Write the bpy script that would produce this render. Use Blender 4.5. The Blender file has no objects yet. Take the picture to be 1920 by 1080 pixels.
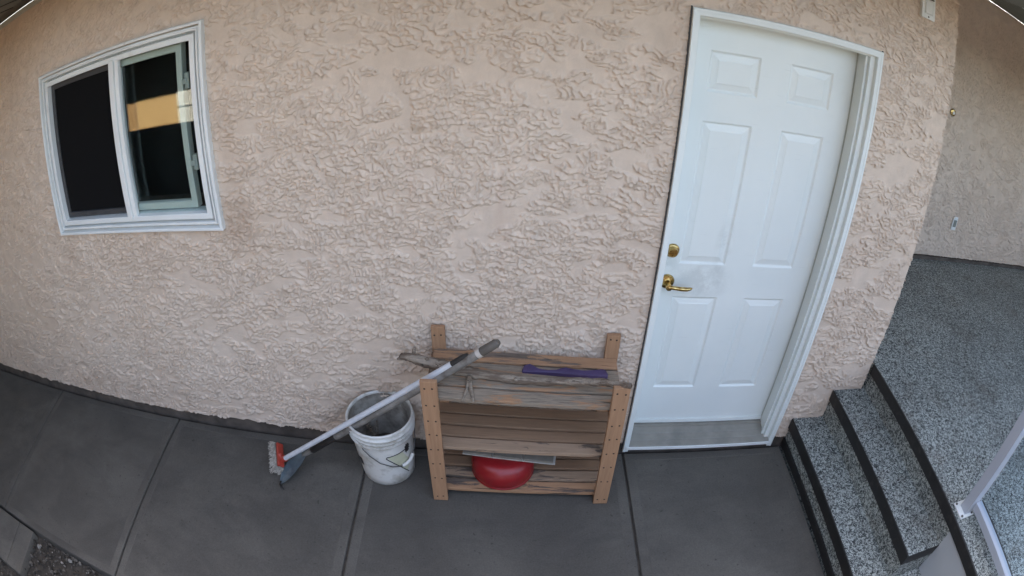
import bpy, bmesh, math, random
import numpy as np
from mathutils import Matrix, Vector

random.seed(7)
SC = bpy.context.scene
COL = SC.collection
R = math.radians

# ------------------------------------------------------------------ camera
cd = bpy.data.cameras.new('camera')
cam = bpy.data.objects.new('camera', cd)
COL.objects.link(cam)
SC.camera = cam
cd.type = 'PANO'                                   # wide security-camera lens with barrel distortion
cd.panorama_type = 'FISHEYE_LENS_POLYNOMIAL'
cd.sensor_width = 36
cd.sensor_fit = 'HORIZONTAL'
cd.fisheye_fov = math.pi
LF, LA, LB = 1.09302, -0.04132, 0.15041
S_ = 1.92 / 36
cd.fisheye_polynomial_k0 = 0
cd.fisheye_polynomial_k1 = -S_ / LF
cd.fisheye_polynomial_k2 = 0
cd.fisheye_polynomial_k3 = -LA / LF * S_ ** 3
cd.fisheye_polynomial_k4 = -LB / LF * S_ ** 4
cd.shift_x = -50.008 / 1920
cd.shift_y = -3.236 / 1080
cd.clip_start = 0.01
cd.clip_end = 500
RM = [[0.99873, 0.03983, -0.03079], [-0.01742, 0.84715, 0.53107], [0.04723, -0.52986, 0.84677]]
m4 = Matrix(((RM[0][0], RM[0][2], -RM[0][1], -0.5571),
             (RM[1][0], RM[1][2], -RM[1][1], -1.9594),
             (RM[2][0], RM[2][2], -RM[2][1], 2.1922), (0, 0, 0, 1)))
cam.matrix_world = m4

# ------------------------------------------------------------------ light
SUN_EL, SUN_AZ = R(56), R(8)                        # high sun behind the house: this wall is in open shade
world = bpy.data.worlds.new('World')
SC.world = world
world.use_nodes = True
wn = world.node_tree
bg = wn.nodes['Background']
sky = wn.nodes.new('ShaderNodeTexSky')
sky.sky_type = 'NISHITA'
sky.sun_disc = False
sky.sun_elevation = SUN_EL
sky.sun_rotation = SUN_AZ
sky.dust_density = 5.0
sky.ozone_density = 0.3
sky.air_density = 1.0
wn.links.new(sky.outputs[0], bg.inputs[0])
bg.inputs[1].default_value = 0.15
sl = bpy.data.lights.new('sun', 'SUN')
sl.energy = 4.8
sl.angle = R(0.53)
sl.color = (1.0, 0.94, 0.85)
sun = bpy.data.objects.new('sun', sl)
COL.objects.link(sun)
sd = Vector((math.sin(SUN_AZ) * math.cos(SUN_EL), math.cos(SUN_AZ) * math.cos(SUN_EL), math.sin(SUN_EL)))
sun.rotation_euler = sd.to_track_quat('Z', 'Y').to_euler()
sun.location = (0, 6, 12)
vs = SC.view_settings
vs.view_transform = 'Standard'
vs.look = 'None'
vs.gamma = 1
vs.exposure = 2.98
vs.use_white_balance = True                        # camera balanced for open shade
vs.white_balance_temperature = 7100
SC.render.engine = 'CYCLES'
SC.cycles.max_bounces = 8
SC.cycles.diffuse_bounces = 5

# ------------------------------------------------------------------ materials
def mat(name):
    m = bpy.data.materials.new(name)
    m.use_nodes = True
    nt = m.node_tree
    return m, nt, nt.nodes['Principled BSDF']

def node(nt, t, ins=None, **kw):
    n = nt.nodes.new(t)
    for k, v in kw.items():
        setattr(n, k, v)
    for k, v in (ins or {}).items():
        n.inputs[k].default_value = v
    return n

def coords(nt, scale=(1, 1, 1), loc=(0, 0, 0), rot=(0, 0, 0)):
    tc = node(nt, 'ShaderNodeTexCoord')
    mp = node(nt, 'ShaderNodeMapping')
    mp.inputs['Scale'].default_value = scale
    mp.inputs['Location'].default_value = loc
    mp.inputs['Rotation'].default_value = rot
    nt.links.new(tc.outputs['Object'], mp.inputs[0])
    return mp.outputs[0]

def noise(nt, vec, scale, detail=4, rough=0.55, dist=0.0):
    n = node(nt, 'ShaderNodeTexNoise', {'Scale': scale, 'Detail': detail, 'Roughness': rough, 'Distortion': dist})
    nt.links.new(vec, n.inputs['Vector'])
    return n.outputs['Fac']

def ramp(nt, fac, stops, interp='LINEAR'):
    r = node(nt, 'ShaderNodeValToRGB')
    r.color_ramp.interpolation = interp
    el = r.color_ramp.elements
    while len(el) < len(stops):
        el.new(0.5)
    for e, (p, c) in zip(el, stops):
        e.position = p
        e.color = (c, c, c, 1) if not hasattr(c, '__len__') else (*c, 1)
    nt.links.new(fac, r.inputs[0])
    return r.outputs[0]

def mix(nt, fac, a, b, mode='MIX'):
    n = node(nt, 'ShaderNodeMix', data_type='RGBA', blend_type=mode)
    for sock, v in ((n.inputs[0], fac), (n.inputs[6], a), (n.inputs[7], b)):
        if hasattr(v, 'is_linked'):
            nt.links.new(v, sock)
        elif hasattr(v, '__len__'):
            sock.default_value = (*v, 1)
        else:
            sock.default_value = v
    return n.outputs[2]

def math_(nt, op, a, b=0.0):
    n = node(nt, 'ShaderNodeMath', operation=op)
    for i, v in enumerate((a, b)):
        if hasattr(v, 'is_linked'):
            nt.links.new(v, n.inputs[i])
        else:
            n.inputs[i].default_value = v
    return n.outputs[0]

def bump(nt, bs, h, strength=0.3, dist=0.004):
    b = node(nt, 'ShaderNodeBump', {'Strength': strength, 'Distance': dist})
    nt.links.new(h, b.inputs['Height'])
    nt.links.new(b.outputs[0], bs.inputs['Normal'])

def plain(name, col, rough=0.5, metal=0.0, var=0.12, scale=12, bumpy=0.0, bscale=150, spec=0.5, dirt=None):
    m, nt, bs = mat(name)
    v = coords(nt)
    n = noise(nt, v, scale, 5)
    lo = tuple(c * (1 - var) for c in col)
    hi = tuple(min(1, c * (1 + var)) for c in col)
    c = ramp(nt, n, [(0.3, lo), (0.7, hi)])
    if dirt:
        d = ramp(nt, noise(nt, v, dirt[1], 6, 0.65), [(dirt[2], 0.0), (dirt[3], 1.0)])
        c = mix(nt, d, c, dirt[0])
    nt.links.new(c, bs.inputs['Base Color'])
    bs.inputs['Roughness'].default_value = rough
    bs.inputs['Metallic'].default_value = metal
    bs.inputs['Specular IOR Level'].default_value = spec
    if bumpy:
        bump(nt, bs, noise(nt, v, bscale, 4), bumpy, 0.002)
    return m

def stucco_mat():
    m, nt, bs = mat('stucco')
    v = coords(nt)
    a = ramp(nt, noise(nt, v, 1.3, 4, 0.6), [(0.3, (0.605, 0.487, 0.388)), (0.7, (0.655, 0.542, 0.444))])
    b = ramp(nt, noise(nt, v, 14, 5, 0.6), [(0.3, 0.90), (0.7, 1.06)])
    c = mix(nt, 1.0, a, b, 'MULTIPLY')
    s = ramp(nt, noise(nt, coords(nt, (9, 9, 1.3)), 1.0, 5, 0.6), [(0.60, 0.0), (0.78, 0.45)])
    c = mix(nt, s, c, (0.52, 0.385, 0.305))
    # rusty tea-coloured runs and rubs beside and below the window and at the base
    tot = None
    for (bx_, bz_, sx, sz, amt) in ((-1.72, 1.22, 0.16, 0.16, 0.8), (-1.70, 1.62, 0.10, 0.50, 0.55), (-2.95, 1.02, 0.10, 0.30, 0.5), (-2.30, 1.05, 0.35, 0.22, 0.35), (-1.05, 0.22, 0.55, 0.24, 0.5), (-3.0, 0.16, 1.2, 0.16, 0.5), (-0.05, 1.9, 0.10, 0.6, 0.35)):
        ln = node(nt, 'ShaderNodeVectorMath', operation='LENGTH')
        nt.links.new(coords(nt, (1 / sx, 0, 1 / sz), (-bx_ / sx, 0, -bz_ / sz)), ln.inputs[0])
        f = math_(nt, 'MULTIPLY', ramp(nt, ln.outputs['Value'], [(0.0, 1.0), (1.0, 0.0)]), amt)
        tot = f if tot is None else math_(nt, 'ADD', tot, f)
    pat = ramp(nt, noise(nt, coords(nt, (7, 7, 3)), 1.6, 6, 0.65), [(0.36, 0.0), (0.66, 1.0)])
    c = mix(nt, math_(nt, 'MINIMUM', math_(nt, 'MULTIPLY', tot, pat), 0.7), c, (0.40, 0.28, 0.20))
    nt.links.new(c, bs.inputs['Base Color'])
    bs.inputs['Roughness'].default_value = 0.9
    bs.inputs['Specular IOR Level'].default_value = 0.25
    h = math_(nt, 'ADD', math_(nt, 'MULTIPLY', noise(nt, v, 90, 5, 0.6), 0.7), math_(nt, 'MULTIPLY', noise(nt, v, 420, 3), 0.25))
    bump(nt, bs, h, 0.7, 0.003)
    return m

def concrete_mat(name, k=1.0, seed=0):
    m, nt, bs = mat(name)
    v = coords(nt, loc=(seed, seed * 2, 0))
    a = ramp(nt, noise(nt, v, 1.7, 6, 0.62, 0.4), [(0.28, (0.072 * k, 0.065 * k, 0.056 * k)), (0.72, (0.126 * k, 0.115 * k, 0.098 * k))])
    st = ramp(nt, noise(nt, coords(nt, (1, 2, 1), (3 + seed, 1, 0)), 2.6, 8, 0.7, 0.5), [(0.47, 0.0), (0.70, 0.75)])
    a = mix(nt, st, a, (0.070 * k, 0.064 * k, 0.057 * k))
    f = ramp(nt, noise(nt, v, 130, 4, 0.75), [(0.3, 0.80), (0.72, 1.18)])
    c = mix(nt, 1.0, a, f, 'MULTIPLY')
    sp = ramp(nt, noise(nt, v, 42, 2, 0.5), [(0.70, 0.0), (0.715, 0.75)])
    c = mix(nt, sp, c, (0.05, 0.045, 0.04))
    nt.links.new(c, bs.inputs['Base Color'])
    bs.inputs['Roughness'].default_value = 0.82
    bs.inputs['Specular IOR Level'].default_value = 0.3
    h = math_(nt, 'ADD', noise(nt, v, 260, 4, 0.6), math_(nt, 'MULTIPLY', noise(nt, coords(nt, (4, 60, 1)), 3, 3), 0.5))
    bump(nt, bs, h, 0.18, 0.0015)
    return m

def aggregate_mat(name):
    m, nt, bs = mat(name)
    v = coords(nt)
    n = noise(nt, v, 74, 3, 0.6, 1.4)
    c = ramp(nt, n, [(0.41, (0.024, 0.030, 0.031)), (0.49, (0.17, 0.19, 0.18)), (0.565, (0.50, 0.53, 0.49))])
    w = ramp(nt, noise(nt, v, 2.6, 6, 0.65), [(0.32, 0.66), (0.7, 1.0)])
    c = mix(nt, 1.0, c, w, 'MULTIPLY')
    d = ramp(nt, noise(nt, coords(nt, loc=(5, 2, 1)), 5, 5, 0.7), [(0.52, 0.0), (0.75, 0.45)])
    c = mix(nt, d, c, (0.10, 0.075, 0.055))
    nt.links.new(c, bs.inputs['Base Color'])
    bs.inputs['Roughness'].default_value = 0.55
    bump(nt, bs, n, 0.5, 0.004)
    return m

def wood_mat(name, stain, grey, wear, soft=0.10, fine=1.0):
    """stained board: grain along x, worn through to silvery wood by the amount wear (0..1)"""
    m, nt, bs = mat(name)
    v = coords(nt, (1.6, 26, 26))
    g = noise(nt, v, 3.2, 6, 0.62, 0.3)
    base = ramp(nt, g, [(0.25, tuple(c * 0.80 for c in stain)), (0.75, tuple(min(1, c * 1.15) for c in stain))])
    old = ramp(nt, noise(nt, coords(nt, (3, 70, 70)), 3.0, 5, 0.7), [(0.3, tuple(c * 0.42 for c in grey)), (0.5, grey), (0.72, tuple(c * 1.35 for c in grey))])
    big = noise(nt, coords(nt, (1.5, 11, 11), (2, 5, 1)), 2.6, 6, 0.68, 0.6)
    t = 1.0 - wear
    k = ramp(nt, big, [(0.22 + 0.56 * t - soft * 0.5, 0.0), (0.22 + 0.56 * t + soft * 0.5, 1.0)])
    c = mix(nt, k, base, old)
    crk = ramp(nt, noise(nt, coords(nt, (1.2, 60, 60), (1, 3, 9)), 2.2, 3, 0.5), [(0.31 if wear > 0.25 else 0.27, 1.0), (0.35 if wear > 0.25 else 0.31, 0.0)])
    c = mix(nt, math_(nt, 'MULTIPLY', crk, 0.9 if wear > 0.25 else 0.3), c, tuple(x * 0.22 for x in stain))
    nt.links.new(c, bs.inputs['Base Color'])
    bs.inputs['Roughness'].default_value = 0.75
    bs.inputs['Specular IOR Level'].default_value = 0.3
    h = math_(nt, 'SUBTRACT', math_(nt, 'MULTIPLY', g, 0.6), math_(nt, 'ADD', crk, math_(nt, 'MULTIPLY', k, 0.5)))
    bump(nt, bs, h, 0.5 * fine, 0.003)
    return m

TAN = (0.37, 0.21, 0.118)
BRN = (0.25, 0.155, 0.095)
SILV = (0.255, 0.205, 0.155)
MT = {}
MT['stucco'] = stucco_mat()
for i in range(3):
    MT['conc%d' % i] = concrete_mat('walk_concrete_%d' % i, (1.0, 0.94, 1.05)[i], i * 3.1)
MT['conc_edge'] = concrete_mat('tooled_concrete', 1.07, 9)
MT['paver'] = concrete_mat('paver_concrete', 1.15, 5)
MT['foundation'] = plain('foundation_tar', (0.085, 0.070, 0.058), 0.9, var=0.45, scale=9, bumpy=0.6, bscale=60)
MT['soil'] = plain('soil', (0.06, 0.05, 0.04), 0.95, var=0.4, scale=20, bumpy=0.8, bscale=70)
MT['vinyl'] = plain('white_vinyl', (0.74, 0.76, 0.74), 0.35, var=0.05, scale=4, dirt=((0.42, 0.41, 0.36), 7, 0.62, 0.85))
MT['vinyl_grey'] = plain('grey_vinyl', (0.42, 0.43, 0.39), 0.45, var=0.06, scale=4)
MT['sash'] = plain('sash_vinyl', (0.60, 0.60, 0.53), 0.45, var=0.06, scale=4)
MT['screen'] = plain('screen_mesh', (0.007, 0.007, 0.0075), 0.9, var=0.2, scale=300, spec=0.12)
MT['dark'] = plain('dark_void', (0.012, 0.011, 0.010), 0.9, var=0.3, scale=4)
MT['screen_frame'] = plain('screen_frame', (0.05, 0.052, 0.055), 0.5)
MT['black'] = plain('black_trim', (0.016, 0.015, 0.0145), 0.5, var=0.25, scale=8, dirt=((0.05, 0.045, 0.04), 20, 0.55, 0.8))
MT['aggregate'] = aggregate_mat('pebble_coating')
MT['fascia'] = plain('grey_fascia', (0.40, 0.42, 0.43), 0.5, var=0.05, scale=2)
MT['rail'] = plain('white_aluminium', (0.40, 0.43, 0.48), 0.35, var=0.04, scale=4)
MT['soffit'] = plain('olive_soffit', (0.13, 0.135, 0.11), 0.6, var=0.08)
MT['soffit_light'] = plain('grey_soffit', (0.22, 0.235, 0.205), 0.6, var=0.08)
MT['roofing'] = plain('shingles', (0.09, 0.075, 0.06), 0.9, var=0.3, scale=30)
MT['threshold'] = plain('worn_threshold', (0.25, 0.235, 0.20), 0.55, var=0.10, scale=14, dirt=((0.15, 0.145, 0.125), 6, 0.5, 0.8))
MT['post_wood'] = wood_mat('post_wood', TAN, SILV, 0.06, 0.06, 0.5)
MT['plank_tan'] = wood_mat('plank_half_worn', TAN, (0.15, 0.115, 0.09), 0.44, 0.03)
MT['plank_grey'] = wood_mat('plank_worn', TAN, SILV, 0.60, 0.06)
MT['plank_half'] = wood_mat('plank_lower_worn', TAN, (0.12, 0.09, 0.072), 0.42, 0.025)
MT['plank_mid'] = wood_mat('plank_part_worn', (0.33, 0.225, 0.15), (0.11, 0.085, 0.068), 0.40, 0.025)
MT['plank_brown'] = wood_mat('plank_brown', BRN, SILV, 0.04, 0.05, 0.6)
MT['branch'] = wood_mat('driftwood', (0.13, 0.095, 0.07), (0.27, 0.22, 0.17), 0.52, 0.12)
MT['screw'] = plain('screw_hole', (0.035, 0.022, 0.014), 0.8)
MT['pole_white'] = plain('white_pole', (0.55, 0.56, 0.58), 0.3, var=0.08, scale=30)
MT['pole_grey'] = plain('grey_pole', (0.20, 0.185, 0.165), 0.45, var=0.3, scale=18, dirt=((0.09, 0.075, 0.06), 25, 0.5, 0.7))
MT['grip'] = plain('black_grip', (0.02, 0.017, 0.015), 0.6, var=0.3)
MT['grip_brown'] = plain('brown_grip', (0.10, 0.085, 0.07), 0.6, var=0.25)
MT['tape'] = plain('white_tape', (0.55, 0.50, 0.44), 0.5)
MT['orange'] = plain('orange_plastic', (0.36, 0.042, 0.025), 0.5, var=0.1)
MT['bristle'] = plain('bristle', (0.33, 0.30, 0.255), 0.85, var=0.5, scale=60)
MT['blade'] = plain('blue_steel', (0.11, 0.15, 0.17), 0.45, metal=0.2, var=0.3, scale=16, dirt=((0.20, 0.22, 0.23), 14, 0.55, 0.7))
MT['bucket'] = plain('bucket_plastic', (0.62, 0.61, 0.57), 0.4, var=0.07, scale=7, dirt=((0.27, 0.24, 0.185), 9, 0.50, 0.72))
MT['bucket_in'] = plain('bucket_dirty', (0.34, 0.32, 0.28), 0.7, var=0.25, scale=8, dirt=((0.12, 0.10, 0.08), 11, 0.42, 0.66))
MT['wire'] = plain('wire', (0.12, 0.115, 0.11), 0.4, metal=0.6)
MT['ink'] = plain('black_ink', (0.02, 0.02, 0.02), 0.5)
MT['yellow'] = plain('yellow_print', (0.50, 0.50, 0.36), 0.45, var=0.15)
MT['purple'] = plain('purple_foam', (0.062, 0.040, 0.105), 0.5, var=0.12)
MT['red'] = plain('red_plastic', (0.27, 0.012, 0.015), 0.35, var=0.12, scale=5, dirt=((0.20, 0.03, 0.03), 8, 0.5, 0.8))
MT['tile'] = plain('grey_tile', (0.225, 0.205, 0.17), 0.8, var=0.14, scale=25, bumpy=0.2)
MT['tile_edge'] = plain('tile_edge', (0.45, 0.42, 0.37), 0.8, var=0.15, scale=40)
MT['plate'] = plain('white_plate', (0.70, 0.72, 0.70), 0.4, var=0.04)
MT['gravel'] = None
MT['fence'] = plain('dark_fence', (0.022, 0.017, 0.014), 0.85, var=0.3)
MT['ochre'] = plain('ochre_wall', (0.58, 0.36, 0.17), 0.85, var=0.06)
MT['white_paint'] = plain('white_paint', (0.8, 0.8, 0.76), 0.5, var=0.03)

def brass_mat():
    m, nt, bs = mat('tarnished_brass')
    c = ramp(nt, noise(nt, coords(nt), 60, 4), [(0.35, (0.30, 0.17, 0.05)), (0.65, (0.70, 0.52, 0.22))])
    nt.links.new(c, bs.inputs['Base Color'])
    bs.inputs['Metallic'].default_value = 1
    bs.inputs['Roughness'].default_value = 0.22
    return m
MT['brass'] = brass_mat()

def door_mat():
    m, nt, bs = mat('door_paint')
    v = coords(nt)
    base = ramp(nt, noise(nt, v, 3, 5), [(0.3, (0.70, 0.74, 0.715)), (0.7, (0.75, 0.785, 0.755))])
    # grime rubbed in by hands beside the lever and along the lock rail
    def blot(cx, cz, sx, sz, amt):
        mp = coords(nt, (1 / sx, 0, 1 / sz), (-cx / sx, 0, -cz / sz))
        ln = node(nt, 'ShaderNodeVectorMath', operation='LENGTH')
        nt.links.new(mp, ln.inputs[0])
        f = ramp(nt, ln.outputs['Value'], [(0.0, 1.0), (1.0, 0.0)])
        return math_(nt, 'MULTIPLY', f, amt)
    g = math_(nt, 'ADD', blot(0.23, 0.95, 0.17, 0.11, 0.9), blot(0.31, 1.12, 0.05, 0.14, 0.7))
    g = math_(nt, 'ADD', g, blot(0.07, 1.0, 0.06, 0.13, 0.5))
    n = ramp(nt, noise(nt, v, 11, 6, 0.68), [(0.38, 0.0), (0.62, 1.0)])
    g = math_(nt, 'MULTIPLY', g, n)
    c = mix(nt, math_(nt, 'MINIMUM', g, 0.36), base, (0.40, 0.42, 0.40))
    sc = ramp(nt, noise(nt, coords(nt, (2, 2, 40), (0, 0, 7)), 4, 4, 0.6), [(0.66, 0.0), (0.72, 0.28)])
    c = mix(nt, sc, c, (0.50, 0.52, 0.50))
    nt.links.new(c, bs.inputs['Base Color'])
    bs.inputs['Roughness'].default_value = 0.42
    bump(nt, bs, noise(nt, coords(nt, (60, 60, 6)), 6, 3), 0.06, 0.001)
    return m
MT['door'] = door_mat()

def glass_mat(name, tint=(0.9, 0.95, 0.95), f0=0.05):
    m, nt, bs = mat(name)
    nt.nodes.remove(bs)
    out = nt.nodes['Material Output']
    tr = node(nt, 'ShaderNodeBsdfTransparent')
    tr.inputs[0].default_value = (*tint, 1)
    gl = node(nt, 'ShaderNodeBsdfGlossy')
    gl.inputs['Roughness'].default_value = 0.015
    lw = node(nt, 'ShaderNodeLayerWeight', {'Blend': 0.5})
    f5 = math_(nt, 'POWER', lw.outputs['Facing'], 5.0)
    fac = math_(nt, 'ADD', math_(nt, 'MULTIPLY', f5, 1 - f0), f0)
    mx = node(nt, 'ShaderNodeMixShader')
    nt.links.new(fac, mx.inputs[0])
    nt.links.new(tr.outputs[0], mx.inputs[1])
    nt.links.new(gl.outputs[0], mx.inputs[2])
    nt.links.new(mx.outputs[0], out.inputs[0])
    return m
MT['glass'] = glass_mat('window_glass')
MT['glass_rail'] = glass_mat('railing_glass', (0.90, 0.95, 0.98), 0.03)

def gravel_mat():
    m, nt, bs = mat('gravel')
    gi = node(nt, 'ShaderNodeNewGeometry')
    c = ramp(nt, gi.outputs['Random Per Island'], [(0.0, (0.02, 0.017, 0.014)), (0.55, (0.065, 0.054, 0.042)), (0.88, (0.12, 0.105, 0.088)), (1.0, (0.27, 0.25, 0.22))])
    nt.links.new(c, bs.inputs['Base Color'])
    bs.inputs['Roughness'].default_value = 0.85
    return m
MT['gravel'] = gravel_mat()

# ------------------------------------------------------------------ mesh helpers
def tag(o, label=None, cat=None, group=None, kind=None):
    for k, v in (('label', label), ('category', cat), ('group', group), ('kind', kind)):
        if v:
            o[k] = v
    return o

def empty(name, loc, label=None, cat=None, group=None):
    o = bpy.data.objects.new(name, None)
    o.location = loc
    o.empty_display_size = 0.1
    COL.objects.link(o)
    return tag(o, label, cat, group)

def adopt(o, parent):
    if parent is not None:
        o.parent = parent
        if parent.type == 'EMPTY':
            o.matrix_parent_inverse = Matrix.Translation(-Vector(parent.location))
    return o

def link_mesh(name, me, material, parent=None):
    o = bpy.data.objects.new(name, me)
    for mm in (material if isinstance(material, (list, tuple)) else [material]):
        me.materials.append(mm)
    COL.objects.link(o)
    return adopt(o, parent)

def fin(name, bm, material, parent=None, smooth=False, bev=0.0, seg=2, origin=None, ang=None):
    if bev:
        bmesh.ops.bevel(bm, geom=list(bm.edges), offset=bev, segments=seg, affect='EDGES', profile=0.6)
    bmesh.ops.recalc_face_normals(bm, faces=bm.faces)
    if origin is not None:
        bmesh.ops.translate(bm, verts=bm.verts, vec=-Vector(origin))
    me = bpy.data.meshes.new(name)
    bm.to_mesh(me)
    bm.free()
    if smooth:
        me.shade_smooth()
        if ang:
            me.set_sharp_from_angle(angle=R(ang))
    o = link_mesh(name, me, material, parent)
    if origin is not None:
        o.location = origin
    return o

def box_bm(x0, x1, y0, y1, z0, z1, bm=None):
    bm = bm or bmesh.new()
    v = [bm.verts.new((x, y, z)) for x in (x0, x1) for y in (y0, y1) for z in (z0, z1)]
    for f in ((0, 1, 3, 2), (4, 6, 7, 5), (0, 4, 5, 1), (2, 3, 7, 6), (0, 2, 6, 4), (1, 5, 7, 3)):
        bm.faces.new([v[i] for i in f])
    return bm

def box(name, x0, x1, y0, y1, z0, z1, m, parent=None, bev=0.0, seg=2, **kw):
    return fin(name, box_bm(x0, x1, y0, y1, z0, z1), m, parent, bev=bev, seg=seg, **kw)

def ring_bm(x0, x1, z0, z1, prof, bm=None):
    """mitred rectangular frame in the wall plane; prof = [(inset, y), ...] an open profile"""
    bm = bm or bmesh.new()
    rows = []
    for ins, y in prof:
        rows.append([bm.verts.new(p) for p in ((x0 + ins, y, z0 + ins), (x1 - ins, y, z0 + ins), (x1 - ins, y, z1 - ins), (x0 + ins, y, z1 - ins))])
    for a, b in zip(rows, rows[1:]):
        for i in range(4):
            j = (i + 1) % 4
            bm.faces.new((a[i], a[j], b[j], b[i]))
    return bm, rows

def tube_bm(pts, rad, n=12, cap=True, bm=None, jitter=0.0, squash=1.0):
    bm = bm or bmesh.new()
    pts = [Vector(p) for p in pts]
    if not hasattr(rad, '__len__'):
        rad = [rad] * len(pts)
    rows = []
    up = Vector((0, 0, 1))
    for i, p in enumerate(pts):
        t = (pts[min(i + 1, len(pts) - 1)] - pts[max(i - 1, 0)]).normalized()
        a = t.cross(up)
        if a.length < 1e-3:
            a = t.cross(Vector((0, 1, 0)))
        a.normalize()
        b = a.cross(t)
        rows.append([bm.verts.new(p + (a * math.cos(u) + b * math.sin(u) * squash) * rad[i] * (1 + random.uniform(-jitter, jitter)))
                     for u in [2 * math.pi * k / n for k in range(n)]])
    for r0, r1 in zip(rows, rows[1:]):
        for k in range(n):
            bm.faces.new((r0[k], r0[(k + 1) % n], r1[(k + 1) % n], r1[k]))
    if cap:
        bm.faces.new(rows[0][::-1])
        bm.faces.new(rows[-1])
    return bm

def lathe_bm(prof, cx, cy, n=48, cz=0.0, bm=None, closed=False):
    bm = bm or bmesh.new()
    rows = []
    for r, z in prof:
        if r < 1e-6:
            rows.append([bm.verts.new((cx, cy, cz + z))] * n)
        else:
            rows.append([bm.verts.new((cx + r * math.cos(2 * math.pi * k / n), cy + r * math.sin(2 * math.pi * k / n), cz + z)) for k in range(n)])
    for a, b in zip(rows, rows[1:]):
        for k in range(n):
            vs_ = []
            for v in (a[k], a[(k + 1) % n], b[(k + 1) % n], b[k]):
                if v not in vs_:
                    vs_.append(v)
            if len(vs_) > 2:
                bm.faces.new(vs_)
    return bm

def prism_bm(outline, z0, z1, bm=None):
    bm = bm or bmesh.new()
    a = [bm.verts.new((x, y, z0)) for x, y in outline]
    b = [bm.verts.new((x, y, z1)) for x, y in outline]
    bm.faces.new(a[::-1])
    bm.faces.new(b)
    n = len(a)
    for i in range(n):
        bm.faces.new((a[i], a[(i + 1) % n], b[(i + 1) % n], b[i]))
    return bm

# ------------------------------------------------------------------ stucco relief
RNG = np.random.default_rng(11)

def gnoise(nz, nx, d, lx, lz):
    """smooth unit noise with correlation lengths lx, lz (metres) on a grid of pitch d"""
    w = RNG.standard_normal((nz, nx))
    kx = np.fft.rfftfreq(nx, d) * 2 * np.pi
    kz = np.fft.fftfreq(nz, d) * 2 * np.pi
    f = np.exp(-0.5 * ((kx[None, :] * lx) ** 2 + (kz[:, None] * lz) ** 2))
    o = np.fft.irfft2(np.fft.rfft2(w) * f, s=(nz, nx))
    return (o - o.mean()) / o.std()

def stucco_height(nz, nx, d, amp=1.0):
    zz = (np.arange(nz) * d)[:, None]
    fine = gnoise(nz, nx, d, 0.0065, 0.005)
    mid = gnoise(nz, nx, d, 0.020, 0.010)
    h = np.zeros((nz, nx))
    for k, (lx, lz, per, g) in enumerate(((0.052, 0.0155, 0.058, 1.0), (0.034, 0.014, 0.050, 0.9), (0.023, 0.020, 0.12, 1.3))):
        n = gnoise(nz, nx, d, lx, lz)
        t = g * n + 0.25 * mid + 0.16 * fine + zz / per + 0.37 * k
        fr = t - np.floor(t)
        crest = 0.6 * (1 - fr) ** 4 + 0.4 * (1 - fr) ** 1.6       # sheet of plaster with its torn lower edge
        m = gnoise(nz, nx, d, 0.034, 0.019) + 0.6 * gnoise(nz, nx, d, 0.16, 0.10)
        m = np.clip((m - 0.05) / 0.30, 0, 1)
        h = np.maximum(h, crest * m * (1.0, 0.9, 0.85)[k])
    bl = gnoise(nz, nx, d, 0.009, 0.007)
    bm_ = np.clip((gnoise(nz, nx, d, 0.06, 0.045) - 0.9) / 0.6, 0, 1)
    h = np.maximum(h, np.clip((bl - 0.5) / 0.5, 0, 1) * bm_ * 0.25)
    rough = 0.10 * fine + 0.14 * mid
    return amp * (0.0135 * h + 0.0008 * rough)

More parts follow.
